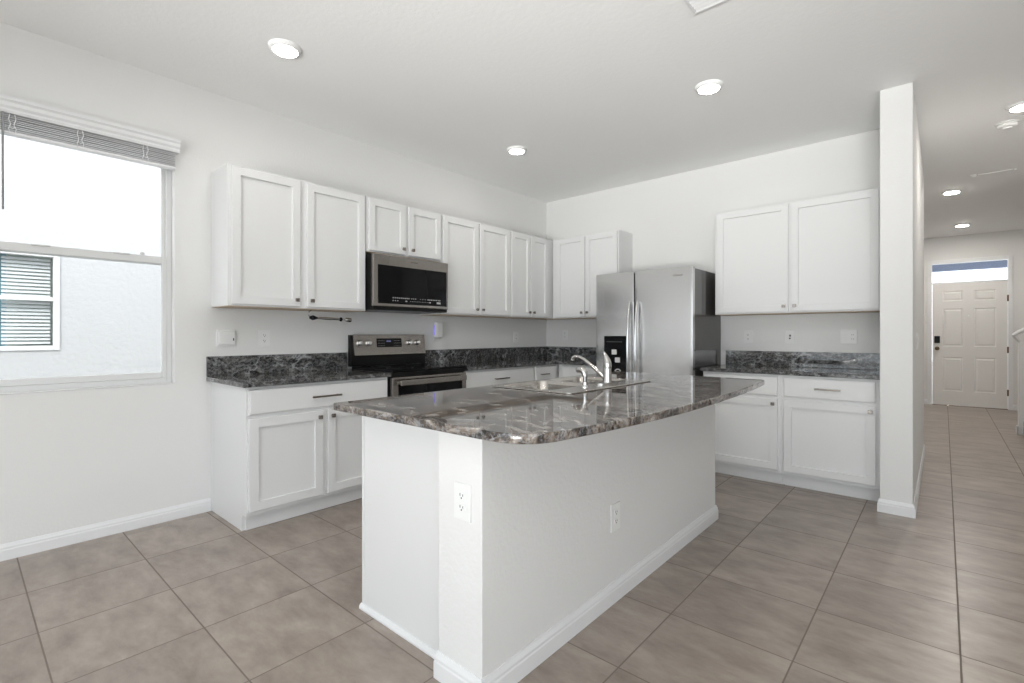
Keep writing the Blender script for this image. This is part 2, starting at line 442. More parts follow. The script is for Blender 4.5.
box(bm, DX0-.018, DX0, YF, YF+.12, 0, 2.40); box(bm, DX1, DX1+.018, YF, YF+.12, 0, 2.40)
box(bm, DX0, DX1, YF-.004, YF+.10, 2.046, 2.066); box(bm, DX0, DX1, YF, YF+.12, 2.383, 2.399)
obj('door_frame', bm, M_TRIM, door)
obj('transom_pane', box(BM(), DX0, DX1, YF+.055, YF+.060, 2.066, 2.383), M_GLASS, door)
bm = BM(); box(bm, 3.602, 3.674, YF-.026, YF+.001, 1.045, 1.165, .008)
kp = obj('keypad_deadbolt', bm, M_BLACKP, door)
bm = BM(); lathe(bm, [(.032, 0), (.032, .008), (.012, .012), (.012, .03), (.026, .04), (.029, .055), (.02, .066), (.004, .069)], 20, Matrix.Translation((3.637, YF+.001, .955)) @ Matrix.Rotation(R90, 4, 'X'))
obj('door_knob', bm, M_BRONZE, door)
for z in (.267, .946, 1.766): obj('hinge', box(BM(), DX1-.012, DX1+.010, YF-.018, YF+.0, z-.05, z+.05, .003), M_BRONZE, door)
bm = BM(); lathe(bm, [(.011, 0), (.011, .006), (.006, .008)], 16, Matrix.Translation((4.028, YF+.001, 1.50)) @ Matrix.Rotation(R90, 4, 'X'))
obj('peephole', bm, M_CHROME, door)
obj('threshold', box(BM(), DX0, DX1, YF-.02, YF+.12, 0, .012, .003), M_NICKEL, door)

# ---- sliding glass doors behind the camera
sd = struct('door_2', BM(), M_VINYL)
bm = BM()
for a, b in ((SX0, SX0+.06), (SX1-.06, SX1), ((SX0+SX1)/2-.05, (SX0+SX1)/2+.05)): box(bm, a, b, YREAR-.10, YREAR-.03, 0, SZ1)
box(bm, SX0+.06, SX1-.06, YREAR-.10, YREAR-.03, 0, .06); box(bm, SX0+.06, SX1-.06, YREAR-.10, YREAR-.03, SZ1-.06, SZ1)
obj('door_frame', bm, M_VINYL, sd)
for a, b in ((SX0+.06, (SX0+SX1)/2-.05), ((SX0+SX1)/2+.05, SX1-.06)):
    obj('glass_pane', box(BM(), a, b, YREAR-.068, YREAR-.062, .06, SZ1-.06), M_GLASS, sd)

# ---- unseen window added in the right wall to let more light in
w2 = struct('window_2_added', BM(), M_VINYL)
bm = BM(); rectframe(bm, XR+.03, XR+.09, -2.9, .4, .2, 2.3, .05); box(bm, XR+.035, XR+.085, -1.28, -1.22, .25, 2.25); obj('window_frame', bm, M_VINYL, w2)
obj('glass_pane', box(BM(), XR+.058, XR+.063, -2.85, .35, .25, 2.25), M_GLASS, w2)

# ------------------------------------------------------------------ cabinets (local frame: back on y=0, front toward -y)
def shaker(bm, x0, x1, z0, z1, yb, t=.019, fw=.055, dep=.0155):
    c = .0025
    def rg(i, y): return [Vector((x0+i, y, z0+i)), Vector((x1-i, y, z0+i)), Vector((x1-i, y, z1-i)), Vector((x0+i, y, z1-i))]
    quad_loft(bm, [rg(0, yb), rg(0, yb-t+c), rg(c, yb-t), rg(fw, yb-t), rg(fw+.002, yb-t+dep), ], True, True, True)
    bmesh.ops.recalc_face_normals(bm, faces=bm.faces)
def slab_front(bm, x0, x1, z0, z1, yb, t=.019):
    def rg(i, y): return [Vector((x0+i, y, z0+i)), Vector((x1-i, y, z0+i)), Vector((x1-i, y, z1-i)), Vector((x0+i, y, z1-i))]
    quad_loft(bm, [rg(0, yb), rg(0, yb-t+.008), rg(.003, yb-t+.003), rg(.011, yb-t)], True, True, True)
    bmesh.ops.recalc_face_normals(bm, faces=bm.faces)
def knob(parent, x, z, y):
    bm = BM(); lathe(bm, [(.007, 0), (.005, .004), (.005, .014)], 12, Matrix.Translation((x, y, z)) @ Matrix.Rotation(R90, 4, 'X'))
    box(bm, x-.0135, x+.0135, y-.026, y-.013, z-.0125, z+.0125, .0025)
    return obj('knob', bm, M_NICKEL, parent)
def pull(parent, xc, z, y, ln=.16):
    bm = BM()
    for s in (-1, 1): box(bm, xc+s*(ln/2-.02)-.005, xc+s*(ln/2-.02)+.005, y-.026, y+.0005, z-.005, z+.005, .001)
    box(bm, xc-ln/2, xc+ln/2, y-.036, y-.025, z-.006, z+.006, .002)
    return obj('pull_handle', bm, M_NICKEL, parent)

UD, UT = .303, .019
def upper(label, loc, rz, w, h, doors, x0=0.0, gap=.014):
    t = thing('upper_cabinet', label, 'cabinet', loc, rz, 'white upper cabinets')
    bm = BM(); box(bm, x0, w, -UD, -.001, .004, h, .0015)
    obj('cabinet_box', bm, M_CAB, t)
    obj('underside', box(BM(), x0+.003, w-.003, -UD+.003, -.003, 0, .0035), M_CABIN, t, label='unpainted wood underside')
    for a, b, k in doors:
        bm = BM(); shaker(bm, a, b, gap, h-gap, -UD-.001, UT, .052)
        d = obj('cabinet_door', bm, M_CAB, t)
        if k: knob(d, (b-.030) if k == 'R' else (a+.030), gap+.045, -UD-.001-UT)
    return t
ZU, HU = 1.372, .912
upper('two door white upper cabinet nearest the window, left of the microwave', (0, 1.15, ZU), R90, .992, HU, [(.020, .463, 'R'), (.512, .976, 'L')])
upper('short two door white upper cabinet over the microwave', (0, 2.145, 1.845), R90, .770, HU-(1.845-ZU), [(.022, .370, 'R'), (.404, .754, 'L')])
upper('two door white upper cabinet right of the microwave', (0, 2.918, ZU), R90, .932, HU, [(.013, .458, 'R'), (.478, .917, 'L')])
upper('two door white upper cabinet against the corner on the microwave wall', (0, 3.853, ZU), R90, 1.02, HU, [(.012, .326, 'R'), (.340, .640, 'L')])
upper('two door white upper cabinet between the corner and the refrigerator', (0.326, YB, ZU), 0, .852, HU, [(.056, .440, 'R'), (.454, .840, 'L')])
upper('two door white upper cabinet right of the refrigerator above the dark counter', (2.160, YB, 1.367), 0, 1.238, .925, [(.022, .595, 'R'), (.615, 1.20, 'L')])

BD, BT, TOE = .598, .020, .10
def base_cab(label, loc, rz, w, fronts, x0=0.0, gapside=True):
    t = thing('base_cabinet', label, 'cabinet', loc, rz, 'white base cabinets')
    bm = BM(); box(bm, x0, w, -BD, -.001, TOE, .875, .0015); box(bm, x0, w, -.535, -.001, 0.001, TOE+.002)
    obj('cabinet_box', bm, M_CAB, t)
    obj('toe_kick', box(BM(), x0+.02, w, -.545, -.5355, .001, TOE-.001), M_CAB, t)
    for f in fronts:
        kind, a, b = f[:3]
        bm = BM()
        if kind == 'drawer':
            slab_front(bm, a, b, .705, .858, -BD-.001, BT); d = obj('drawer_front', bm, M_CAB, t)
            if len(f) > 3: pull(d, f[3], .782, -BD-.001-BT, f[4])
        else:
            shaker(bm, a, b, .125, .683, -BD-.001, BT, .055); d = obj('cabinet_door', bm, M_CAB, t)
            k = f[3] if len(f) > 3 else None
            if k: knob(d, (b-.030) if k == 'R' else (a+.030), .645, -BD-.001-BT)
    return t
base_cab('white base cabinet with wide drawer and two doors, end nearest the window', (0, 1.15, 0), R90, .992,
         [('drawer', .012, .983, .492, .205), ('door', .012, .479, 'R'), ('door', .511, .980, 'L')])
base_cab('white base cabinet right of the range with a wide drawer', (0, 2.916, 0), R90, .966, [('drawer', .012, .95, .454, .19), ('door', .012, .470, 'R'), ('door', .49, .95, 'L')])
base_cab('narrow white base cabinet in the corner beyond the range', (0, 3.884, 0), R90, .99, [('drawer', .014, .37, .14, .13), ('door', .014, .37, 'L')])
base_cab('white base cabinet left of the refrigerator in the corner', (.622, YB, 0), 0, .545, [('drawer', .05, .535), ('door', .05, .535, 'R')])
base_cab('white base cabinet right of the refrigerator, partly behind the island tip', (2.158, YB, 0), 0, .605, [('drawer', .012, .585, .30, .16), ('door', .012, .585, 'R')])
base_cab('white base cabinet beside the divider wall with one drawer and one door', (2.764, YB, 0), 0, .634, [('drawer', .021, .602, .315, .165), ('door', .021, .602, 'R')])
# filler between last cabinet and divider wall belongs to that cabinet's run

# ---- counters
def splash(bm, *a): box(bm, *a, bev=.002)
ct = thing('countertop', 'dark granite counter left of the range with short backsplash', 'countertop', (0, 1.12, .876), R90, 'dark granite counters')
bm = BM(); box(bm, 0, 1.0275, -.643, -.001, 0, .030, .004); obj('counter_slab', bm, M_GRAN, ct)
bm = BM(); splash(bm, 0, 1.0275, -.021, -.001, .0305, .166); obj('backsplash', bm, M_GRAN, ct)
ct = thing('countertop', 'dark granite corner counter from the range round to the refrigerator', 'countertop', (0, 0, .876), 0, 'dark granite counters')
bm = BM(); prism(bm, [(.001, 2.916), (.643, 2.916), (.643, 4.237), (1.168, 4.237), (1.168, YB-.001), (.001, YB-.001)], 0, .030)
bmesh.ops.bevel(bm, geom=list(bm.edges), offset=.003, segments=2, affect='EDGES')
obj('counter_slab', bm, M_GRAN, ct)
bm = BM(); splash(bm, .001, .021, 2.916, YB-.001, .0305, .166); splash(bm, .0215, 1.168, YB-.021, YB-.001, .0305, .166)
obj('backsplash', bm, M_GRAN, ct)
ct = thing('countertop', 'dark granite counter between the refrigerator and the divider wall', 'countertop', (2.150, YB, .876), 0, 'dark granite counters')
bm = BM(); box(bm, 0, 1.249, -.643, -.001, 0, .030, .004); obj('counter_slab', bm, M_GRAN, ct)
bm = BM(); splash(bm, 0.010, 1.249, -.021, -.001, .0305, .163); obj('backsplash', bm, M_GRAN, ct)

# ------------------------------------------------------------------ island
KX0, KX1, KY0, KY1 = 2.405, 2.618, 1.112, 3.245
isl = thing('kitchen_island', 'white kitchen island with panelled end and plastered seating side', 'kitchen island', (2.2, 2.2, 0))
O = Vector((-2.2, -2.2, 0)); 
def iob(name, bm, m, smooth=True, label=None, parent=None):
    bm.transform(Matrix.Translation(O)); return obj(name, bm, m, parent or isl, smooth, label)
bm = BM(); box(bm, KX0, KX1, KY0, KY1, 0.001, .874, .004)
iob('knee_wall', bm, M_KNEE, label='off-white textured plaster wall')
bm = BM()
for a in ((1.84, KX0-.001, 1.195, 1.213, .10, .874), (1.84, KX0-.001, KY1-.02, KY1, .10, .874), (1.84, 1.858, 1.2131, KY1-.0201, .10, .874),
          (1.859, KX0-.001, 1.2131, KY1-.0201, .10, .118), (1.90, KX0-.001, 1.2, KY1-.01, .001, .0995)): box(bm, *a)
iob('cabinet_box', bm, M_CAB)
bm = BM(); box(bm, 1.837, KX0-.0005, 1.176, 1.1945, .001, .874, .001); box(bm, 1.824, 1.8365, 1.172, 1.199, .001, .874, .0015)
iob('end_panel', bm, M_CAB)
bm = BM()
sp = [(0, 0), (.014, 0), (.014, .008), (.010, .017), (.004, .021), (0, .022)]
quad_loft(bm, [[Vector((x, 1.1755-a, b+.001)) for a, b in sp] for x in (1.818, KX0-.0005)], True, True, True)
bmesh.ops.recalc_face_normals(bm, faces=bm.faces)
iob('shoe_molding', bm, M_TRIM)
bm = BM(); pr = base_prof(.09, .014)
path = [((KX0, 1.160), (-.6, 0)), ((KX0, KY0), (-.6, -1)), ((KX1, KY0), (1, -1)), ((KX1, KY1), (1, 1)), ((KX0+.02, KY1), (0, 1))]
quad_loft(bm, [[Vector((p[0]+n[0]*a, p[1]+n[1]*a, b+.001)) for a, b in pr] for p, n in path], True, True, True)
bmesh.ops.recalc_face_normals(bm, faces=bm.faces)
iob('baseboard', bm, M_TRIM)
def turn(bm):   # fronts on the kitchen side face -x
    bm.transform(Matrix.Translation((1.839, 3.225, 0)) @ Matrix.Rotation(-R90, 4, 'Z')); return bm
for a, b in ((.03, .50), (.52, .98), (1.0, 1.46), (1.48, 1.99)):
    bm = BM(); shaker(bm, a, b, .125, .86, 0, BT, .055); turn(bm); iob('cabinet_door', bm, M_CAB)

# island counter with bowed seating edge
IX = 1.817
pts = [(IX, 1.049), (IX+.012, 1.037)]
yc, sag = 2.20, .108
def bow(y): return 2.951 - (.085 if y < 2.1 else .042)*(y-2.1)**2
ncorner = 8
r = .12; ystart = 1.037+r*.92
pts += [(2.735-.5, 1.037), (2.735-.25, 1.037), (2.72, 1.038)]
p0, p1, p2 = Vector((2.72, 1.038)), Vector((2.850, 1.045)), Vector((bow(1.16), 1.16))
for k in range(1, ncorner+1):
    s = k/ncorner; q = p0*(1-s)**2+p1*2*s*(1-s)+p2*s*s; pts.append((q.x, q.y))
for k in range(1, 25):
    y = 1.16+(3.325-1.16)*k/24; pts.append((bow(y), y))
a = Vector(pts[-1]); 
for k in range(1, 5):
    s = math.radians(90*k/4); pts.append((a.x-.03+.03*math.cos(s), 3.325+.03*math.sin(s)))
pts += [(2.4, 3.375), (IX, 3.375)]
SK = (1.872, 2.400, 1.925, 2.790)        # sink rim
hole = rrect(SK[0]+.02, SK[1]-.02, SK[2]+.02, SK[3]-.02, .03)
bm = BM(); holed_slab(bm, pts, [hole], .876, .906, .004)
ic = obj('island_countertop', bm, M_GRAN_ISL)
tag(ic, 'large dark granite island top with bowed seating edge and sink', 'countertop')

# ---- sink
sk = thing('kitchen_sink', 'stainless double bowl sink set in the island top', 'sink', (2.136, 2.357, .906))
def sT(bm): bm.transform(Matrix.Translation((-2.136, -2.357, -.914))); return bm
b1 = rrect(1.905, 2.255, 1.965, 2.335, .05); b2 = rrect(1.905, 2.255, 2.375, 2.752, .05)
bm = BM(); holed_slab(bm, rrect(*SK, .03), [b1, b2], .9145, .921, .002)
obj('sink_rim', sT(bm), M_SINK, sk)
for bb in ((1.905, 2.255, 1.965, 2.335), (1.905, 2.255, 2.375, 2.752)):
    bm = BM(); rings = []
    for i, rr_, z in ((0, .05, .920), (.006, .05, .905), (.012, .055, .78), (.022, .06, .757), (.05, .05, .748), (.12, .02, .744)):
        rings.append([Vector((x, y, z)) for x, y in rrect(bb[0]+i, bb[1]-i, bb[2]+i, bb[3]-i, rr_)])
    quad_loft(bm, rings, True, False, True)
    for f in bm.faces: f.normal_flip()
    bo = obj('bowl', sT(bm), M_SINK, sk)
    bm = BM(); lathe(bm, [(.045, .745), (.045, .7475), (.036, .7475), (.030, .7455)], 20, Matrix.Translation(((bb[0]+bb[1])/2, (bb[2]+bb[3])/2, 0)))
    obj('drain', sT(bm), M_CHROME, bo)
# ---- faucet
fa = thing('faucet', 'chrome single lever faucet with angled spout behind the sink bowls', 'faucet', (2.300, 2.434, .913))
bm = BM(); prism(bm, rrect(-.030, .030, -.10, .10, .028), 0, .008); obj('deck_plate', bm, M_CHROME, fa)
bm = BM(); lathe(bm, [(.026, .008), (.024, .02), (.0225, .05), (.0225, .085), (.021, .092)], 24); obj('body', bm, M_CHROME, fa)
sp_ = [(-.015, 0, .028), (-.06, 0, .064), (-.11, 0, .102), (-.155, 0, .131), (-.19, 0, .146), (-.215, 0, .147), (-.232, 0, .140), (-.236, 0, .124)]
bm = BM(); tube(bm, sp_, [.0125, .0105, .0095, .009, .009, .0092, .010, .0105], 14); obj('spout', bm, M_CHROME, fa)
bm = BM(); tube(bm, [(0, 0, .088), (.002, 0, .105), (-.002, .0, .13), (-.012, .0, .155), (-.024, .0, .178)], [.0225, .0235, .020, .013, .006], 16)
obj('lever', bm, M_CHROME, fa)
sy = thing('side_sprayer', 'small chrome side sprayer standing beside the faucet', 'sprayer', (2.325, 2.165, .913))
bm = BM(); lathe(bm, [(.022, 0), (.021, .008), (.014, .014), (.013, .03)], 18); obj('base', bm, M_CHROME, sy)
bm = BM(); tube(bm, [(0, 0, .028), (0, 0, .055), (-.004, 0, .08), (-.018, 0, .095), (-.040, 0, .092), (-.050, 0, .086)], [.011, .013, .017, .019, .015, .011], 14); obj('spray_head', bm, M_CHROME, sy)

# ------------------------------------------------------------------ range (local: front toward -y, x along the wall)
rg_ = thing('electric_range', 'stainless and black electric range between the base cabinets', 'range', (0, 2.150, 0), R90)
W = .757
bm = BM(); box(bm, 0, W, -.615, -.03, .02, .905, .003)
for x in (.05, W-.05):
    for y in (-.56, -.08): box(bm, x-.02, x+.02, y-.02, y+.02, .001, .02)
obj('body', bm, M_BLACKP, rg_)
bm = BM(); box(bm, -.001, W+.001, -.652, -.085, .9055, .925, .004)
ck = obj('cooktop', bm, M_BLACK, rg_)
for x, y, r_ in ((.19, -.48, .105), (.57, -.48, .085), (.19, -.22, .075), (.57, -.22, .10)):
    bm = BM(); lathe(bm, [(r_, .9252), (r_, .9256), (r_-.003, .9256), (r_-.003, .9252)], 40, Matrix.Translation((x, y, 0)), False, False)
    obj('burner_ring', bm, mat('burner_mark', (.05, .05, .05), .3), ck)
bm = BM(); box(bm, .003, W-.003, -.650, -.616, .255, .868, .006); dr_ = obj('oven_door', bm, M_STEELD, rg_)
obj('door_glass', box(BM(), .055, W-.055, -.6535, -.6495, .33, .815, .002), M_BLACK, dr_)
bm = BM(); box(bm, .045, W-.045, -.703, -.685, .805, .848, .006)
for x in (.07, W-.07): box(bm, x-.012, x+.012, -.688, -.650, .812, .840, .003)
obj('oven_handle', bm, M_STEELD, dr_)
bm = BM(); box(bm, .003, W-.003, -.645, -.616, .06, .245, .006); obj('storage_drawer', bm, M_STEELD, rg_)
obj('vent_trim', box(BM(), .003, W-.003, -.640, -.616, .872, .904, .002), M_BLACKP, rg_)
bm = BM(); prism(bm, [(-.085, .9255), (-.03, .9255), (-.03, 1.186), (-.066, 1.186), (-.088, 1.02)], 0, W, 'X')
bg_ = obj('backguard', bm, M_BLACKP, rg_)
tl = math.atan2(.022, .166)
def bgm(): return Matrix.Translation((0, -.0885, 1.018)) @ Matrix.Rotation(-tl, 4, 'X')
bm = BM(); box(bm, .018, W-.002, -.012, 0, .004, .171, .003); box(bm, .018, W-.002, -.018, 0, -.006, .008, .003); bm.transform(bgm()); pn = obj('control_panel', bm, M_STEELD, bg_)
bm = BM(); box(bm, .235, .490, -.0145, -.0125, .062, .138, .001); bm.transform(bgm()); dp = obj('display', bm, M_BLACK, pn)
bm = BM()
for i, (x, h_) in enumerate(((.335, .010), (.345, .010), (.358, .010), (.368, .010))): box(bm, x, x+.006, -.0153, -.0146, .108, .108+h_)
bm.transform(bgm()); obj('clock_digits', bm, M_DISP, dp)
for xx in (.245, .410):
    bm = BM()
    for rw in range(3):
        for k in range(5): box(bm, xx+k*.015, xx+k*.015+.007, -.0151, -.0146, .073+rw*.022, .075+rw*.022)
    bm.transform(bgm()); obj('key_print', bm, M_MARK, dp)
for x in (.068, .152, .572, .660):
    bm = BM(); lathe(bm, [(.026, 0), (.026, .006), (.021, .010), (.019, .030), (.014, .034)], 24, Matrix.Translation((x, -.012, .098)) @ Matrix.Rotation(R90, 4, 'X'))
    bm.transform(bgm()); obj('control_knob', bm, M_KNOB, pn)

# ------------------------------------------------------------------ microwave
mw = thing('microwave', 'stainless over-the-range microwave with black glass front', 'microwave', (0, 2.150, 1.384), R90)
H = .440; W = .764
bm = BM(); box(bm, 0, W, -.372, -.003, 0, H, .003); obj('body', bm, M_BLACKP, mw)
bm = BM(); box(bm, .0, W, -.402, -.373, .028, H, .005); md = obj('door', bm, M_STEELD, mw)
obj('door_glass', box(BM(), .040, W-.020, -.4045, -.4015, .052, .357, .002), M_BLACK, md)
bm = BM()
def row(z, x0, x1, n, h_, wd, name='key_print', m=M_MARK):
    bm = BM()
    for k in range(n):
        x = x0+(x1-x0)*k/max(1, n-1); box(bm, x, x+wd, -.4052, -.4046 if name == 'key_print' else -.4015, z, z+h_)
    obj(name, bm, m, md)
row(.098, .175, .33, 9, .008, .009); row(.098, .36, .40, 3, .008, .006); row(.100, .45, .50, 3, .004, .006); row(.098, .53, .66, 8, .008, .010)
row(.076, .175, .22, 3, .007, .008); row(.074, .30, .31, 2, .009, .007); row(.077, .35, .54, 12, .004, .005); row(.074, .55, .56, 1, .010, .012); row(.070, .63, .66, 3, .016, .011)
row(.400, .36, .425, 7, .010, .005, 'badge', M_NICKEL)
obj('bottom_vent', box(BM(), .005, W-.005, -.395, -.373, .002, .0275, .003), M_BLACKP, mw)

# ------------------------------------------------------------------ refrigerator
fr = thing('refrigerator', 'stainless side-by-side refrigerator with black ice and water dispenser', 'refrigerator', (1.166, YB, 0))
FW = .954; FD = -.678
bm = BM(); box(bm, .0155, FW-.004, FD, -.02, .03, 1.762, .004); box(bm, .03, FW-.03, FD+.03, -.05, .002, .03)
obj('body', bm, M_FSIDE, fr)
def fdoor(x0, x1):
    """slightly crowned door front"""
    bm = BM(); n = 40; z0, z1 = .055, 1.772; rings = []
    prof = []
    for k in range(n+1):
        s = k/n; e = min(s, 1-s)*(x1-x0)
        y = FD-.052 - .0025*(1-(2*s-1)**2) + (.0015*(1-min(1, e/.002))**2)
        prof.append((x0+(x1-x0)*s, y))
    prof = [(x0, FD-.004)]+prof+[(x1, FD-.004)]
    prism(bm, prof[::-1], z0, z1); return bm
ld_ = obj('freezer_door', fdoor(.002, .403), M_STEEL, fr, flat=9)
rd_ = obj('fresh_food_door', fdoor(.417, FW-.002), M_STEEL, fr, flat=9)
for par, x in ((ld_, .374), (rd_, .452)):
    bm = BM(); yf = FD-.054
    n = 16; hp = []
    for k in range(n+1):
        s = k/n; hp.append((x, yf-.012-.046*math.sin(math.pi*min(1, max(0, s)))**.55, .52+(1.49-.52)*s))
    tube(bm, hp, .021, 12, .7)
    obj('door_handle', bm, M_STEEL, par)
yd = FD-.0545
bm = BM()
box(bm, .092, .327, yd-.004, yd+.004, 1.045, 1.176, .003); box(bm, .092, .106, yd-.004, yd+.004, .80, 1.045); box(bm, .313, .327, yd-.004, yd+.004, .80, 1.045)
box(bm, .106, .313, yd-.004, yd+.004, .80, .83); box(bm, .106, .313, yd-.0015, yd+.004, .83, 1.045)
ds = obj('dispenser', bm, M_BLACK, ld_)
for x0, z0 in ((.180, 1.000), (.215, .925)):
    bm = BM(); box(bm, x0, x0+.052, yd-.016, yd-.0016, z0, z0+.048, .005); obj('dispenser_paddle', bm, M_PLASTIC, ds)
bm = BM(); tube(bm, [(.215, yd-.010, .846), (.235, yd-.014, .862), (.258, yd-.014, .862), (.275, yd-.010, .846)], .005, 8); obj('drip_tray_grip', bm, M_PLASTIC, ds)
obj('drip_tray', box(BM(), .094, .325, yd-.020, yd-.0045, .795, .812, .003), M_STEEL, ds)
bm = BM()
for k in range(8): box(bm, .125+k*.021, .137+k*.021, yd-.0046, yd-.0041, 1.118, 1.124)
obj('key_print', bm, mat('dim_print', (.16, .16, .17), .5), ds)
bm = BM(); yb_ = FD-.0540
lathe(bm, [(.011, 0), (.011, .002), (.007, .002), (.007, .0)], 18, Matrix.Translation((.792, yb_, 1.706)) @ Matrix.Rotation(R90, 4, 'X'), False, False)
for k in range(7): box(bm, .808+k*.0085, .8125+k*.0085, yb_-.002, yb_+.001, 1.700, 1.700+(.014 if k in (0, 2, 5) else .009))
obj('badge', bm, M_NICKEL, rd_)
obj('toe_grille', box(BM(), .01, FW-.01, FD-.03, FD-.001, .004, .05, .003), M_BLACKP, fr)

# ------------------------------------------------------------------ wall plates (local: wall on y=0, front toward -y)
def outlet(label, loc, rz, w=.072, h=.118, name='wall_outlet', cat='outlet', grp='white duplex wall outlets'):
    t = thing(name, label, cat, loc, rz, grp)
    bm = BM(); box(bm, -w/2, w/2, -.006, -.0005, -h/2, h/2, .0025)
    obj('cover_plate', bm, M_PLASTIC, t)
    for s in (-1, 1):
        bm = BM(); prism(bm, [(a, b+s*.0195) for a, b in rrect(-.0165, .0165, -.0140, .0140, .012)], -.0085, -.0055, 'Y')
        f = obj('receptacle', bm, M_PLASTIC, t)
        bm = BM(); box(bm, -.0078, -.0052, -.0089, -.0084, s*.0195, s*.0195+.009); box(bm, .0052, .0078, -.0089, -.0084, s*.0195, s*.0195+.007)
        lathe(bm, [(.0028, 0), (.0028, .0005)], 10, Matrix.Translation((0, -.0084, s*.0195-.006)) @ Matrix.Rotation(R90, 4, 'X'))
        obj('slots', bm, M_SLOT, f)
    return t
outlet('white outlet over the counter left of the range, beside the wide switch plate', (0, 1.495, 1.162), R90, .082, .122)
outlet('white outlet on the range wall under the corner upper cabinet', (0, 4.300, 1.162), R90, .086, .122)
outlet('white outlet on the back wall in the corner left of the refrigerator', (.285, YB, 1.184), 0)
outlet('white outlet on the back wall just right of the refrigerator', (2.356, YB, 1.168), 0)
outlet('white outlet on the bright panelled end of the island', (2.532, KY0, .638), 0, .080, .122)
outlet('white outlet low on the plastered seating side of the island', (KX1, 1.955, .375), R90, .080, .122)
# thermostat-like wide plate
t = thing('switch_plate', 'wide white switch plate with raised rocker beside the window end of the counter', 'switch', (0, 1.240, 1.165), R90)
obj('cover_plate', box(BM(), -.062, .062, -.010, -.0005, -.060, .060, .004), M_PLASTIC, t)
obj('housing', box(BM(), -.054, .054, -.026, -.0101, -.048, .050, .008), M_PLASTIC, t)
obj('rocker', box(BM(), -.045, .015, -.030, -.0261, -.022, .022, .002), M_PLASTIC, t)
obj('button', box(BM(), .037, .044, -.029, -.0261, -.018, .000, .001), M_SLOT, t)
# jack plate
t = thing('wall_jack', 'white cable jack plate in the middle above the right counter', 'jack', (2.703, YB, 1.168), 0)
obj('cover_plate', box(BM(), -.036, .036, -.006, -.0005, -.059, .059, .0025), M_PLASTIC, t)
bm = BM(); lathe(bm, [(.007, 0), (.007, .010), (.004, .012)], 12, Matrix.Translation((0, -.006, -.012)) @ Matrix.Rotation(R90, 4, 'X')); obj('connector', bm, M_SLOT, t)
obj('port', box(BM(), -.006, .008, -.0068, -.0061, .004, .020), M_SLOT, t)
# double plate next to the divider wall
t = thing('switch_plate', 'square white double plate above the right counter nearest the divider wall', 'switch', (3.136, YB, 1.170), 0)
obj('cover_plate', box(BM(), -.056, .056, -.008, -.0005, -.058, .058, .003), M_PLASTIC, t)
obj('rocker', box(BM(), -.043, -.010, -.0115, -.0081, -.034, .034, .002), M_PLASTIC, t)
bm = BM(); prism(bm, rrect(.008, .042, -.034, .034, .010), -.0105, -.0081, 'Y'); rc = obj('receptacle', bm, M_PLASTIC, t)
bm = BM()
for z in (-.020, .014): box(bm, .018, .0205, -.0111, -.0106, z, z+.008); box(bm, .0295, .032, -.0111, -.0106, z, z+.008)
obj('slots', bm, M_SLOT, rc)
# hall side switch
t = thing('switch_plate', 'white switch plate on the hall side of the divider wall', 'switch', (3.574, 4.69, 1.14), R90)
obj('cover_plate', box(BM(), -.036, .036, -.006, -.0005, -.060, .060, .0025), M_PLASTIC, t)
obj('rocker', box(BM(), -.016, .016, -.011, -.0061, -.033, .033, .002), M_PLASTIC, t)

# plug-in device with blue glow
t = thing('plug_in_device', 'white plug-in wall device glowing blue on one side, right of the range', 'plug-in device', (0, 3.110, 1.230), R90)
bm = BM()
quad_loft(bm, [[Vector((a, y, b)) for a, b in rrect(-.044+i, .044-i, -.074+i, .082-i, .022-i*.5)] for i, y in ((.006, -.020), (0, -.026), (0, -.050), (.004, -.058), (.012, -.062))], True, True, True)
bmesh.ops.recalc_face_normals(bm, faces=bm.faces); obj('casing', bm, M_PLASTIC, t)
obj('glow_strip', box(BM(), -.0462, -.0442, -.032, -.026, -.045, .050), M_BLUE, t)
obj('outlet_plate', box(BM(), -.036, .036, -.006, -.0005, -.098, .020, .002), M_PLASTIC, t)
obj('plug', box(BM(), -.015, .015, -.0199, -.0061, -.03, .01), M_PLASTIC, t)

# paper towel holder under the first upper cabinet
t = thing('paper_towel_holder', 'empty black and chrome paper towel holder under the upper cabinet', 'paper towel holder', (.20, 1.742, 1.372))
bm = BM(); tube(bm, [(0, .010, -.001), (0, -.006, -.012), (0, -.012, -.030), (0, -.004, -.050), (0, .006, -.056)], .004, 8); obj('hook', bm, M_CHROME, t)
bm = BM(); tube(bm, [(0, -.002, -.056), (0, .016, -.057), (0, .022, -.057), (0, .050, -.058), (0, .055, -.058)], [.010, .016, .019, .010, .008], 16); obj('end_cap', bm, M_BLACK, t)
bm = BM(); tube(bm, [(0, .054, -.058), (0, .12, -.060), (0, .22, -.063), (0, .24, -.064)], [.008, .011, .009, .008], 14); obj('rod', bm, M_CHROME, t)
bm = BM(); tube(bm, [(0, .236, -.064), (0, .243, -.064), (0, .252, -.065), (0, .259, -.065)], [.010, .016, .016, .008], 16); obj('collar', bm, M_BLACK, t)
bm = BM(); tube(bm, [(0, .258, -.065), (0, .285, -.066), (0, .290, -.066), (0, .294, -.066), (0, .330, -.068), (0, .334, -.068)], [.007, .007, .012, .017, .017, .013], 16); obj('end_knob', bm, M_CHROME, t)

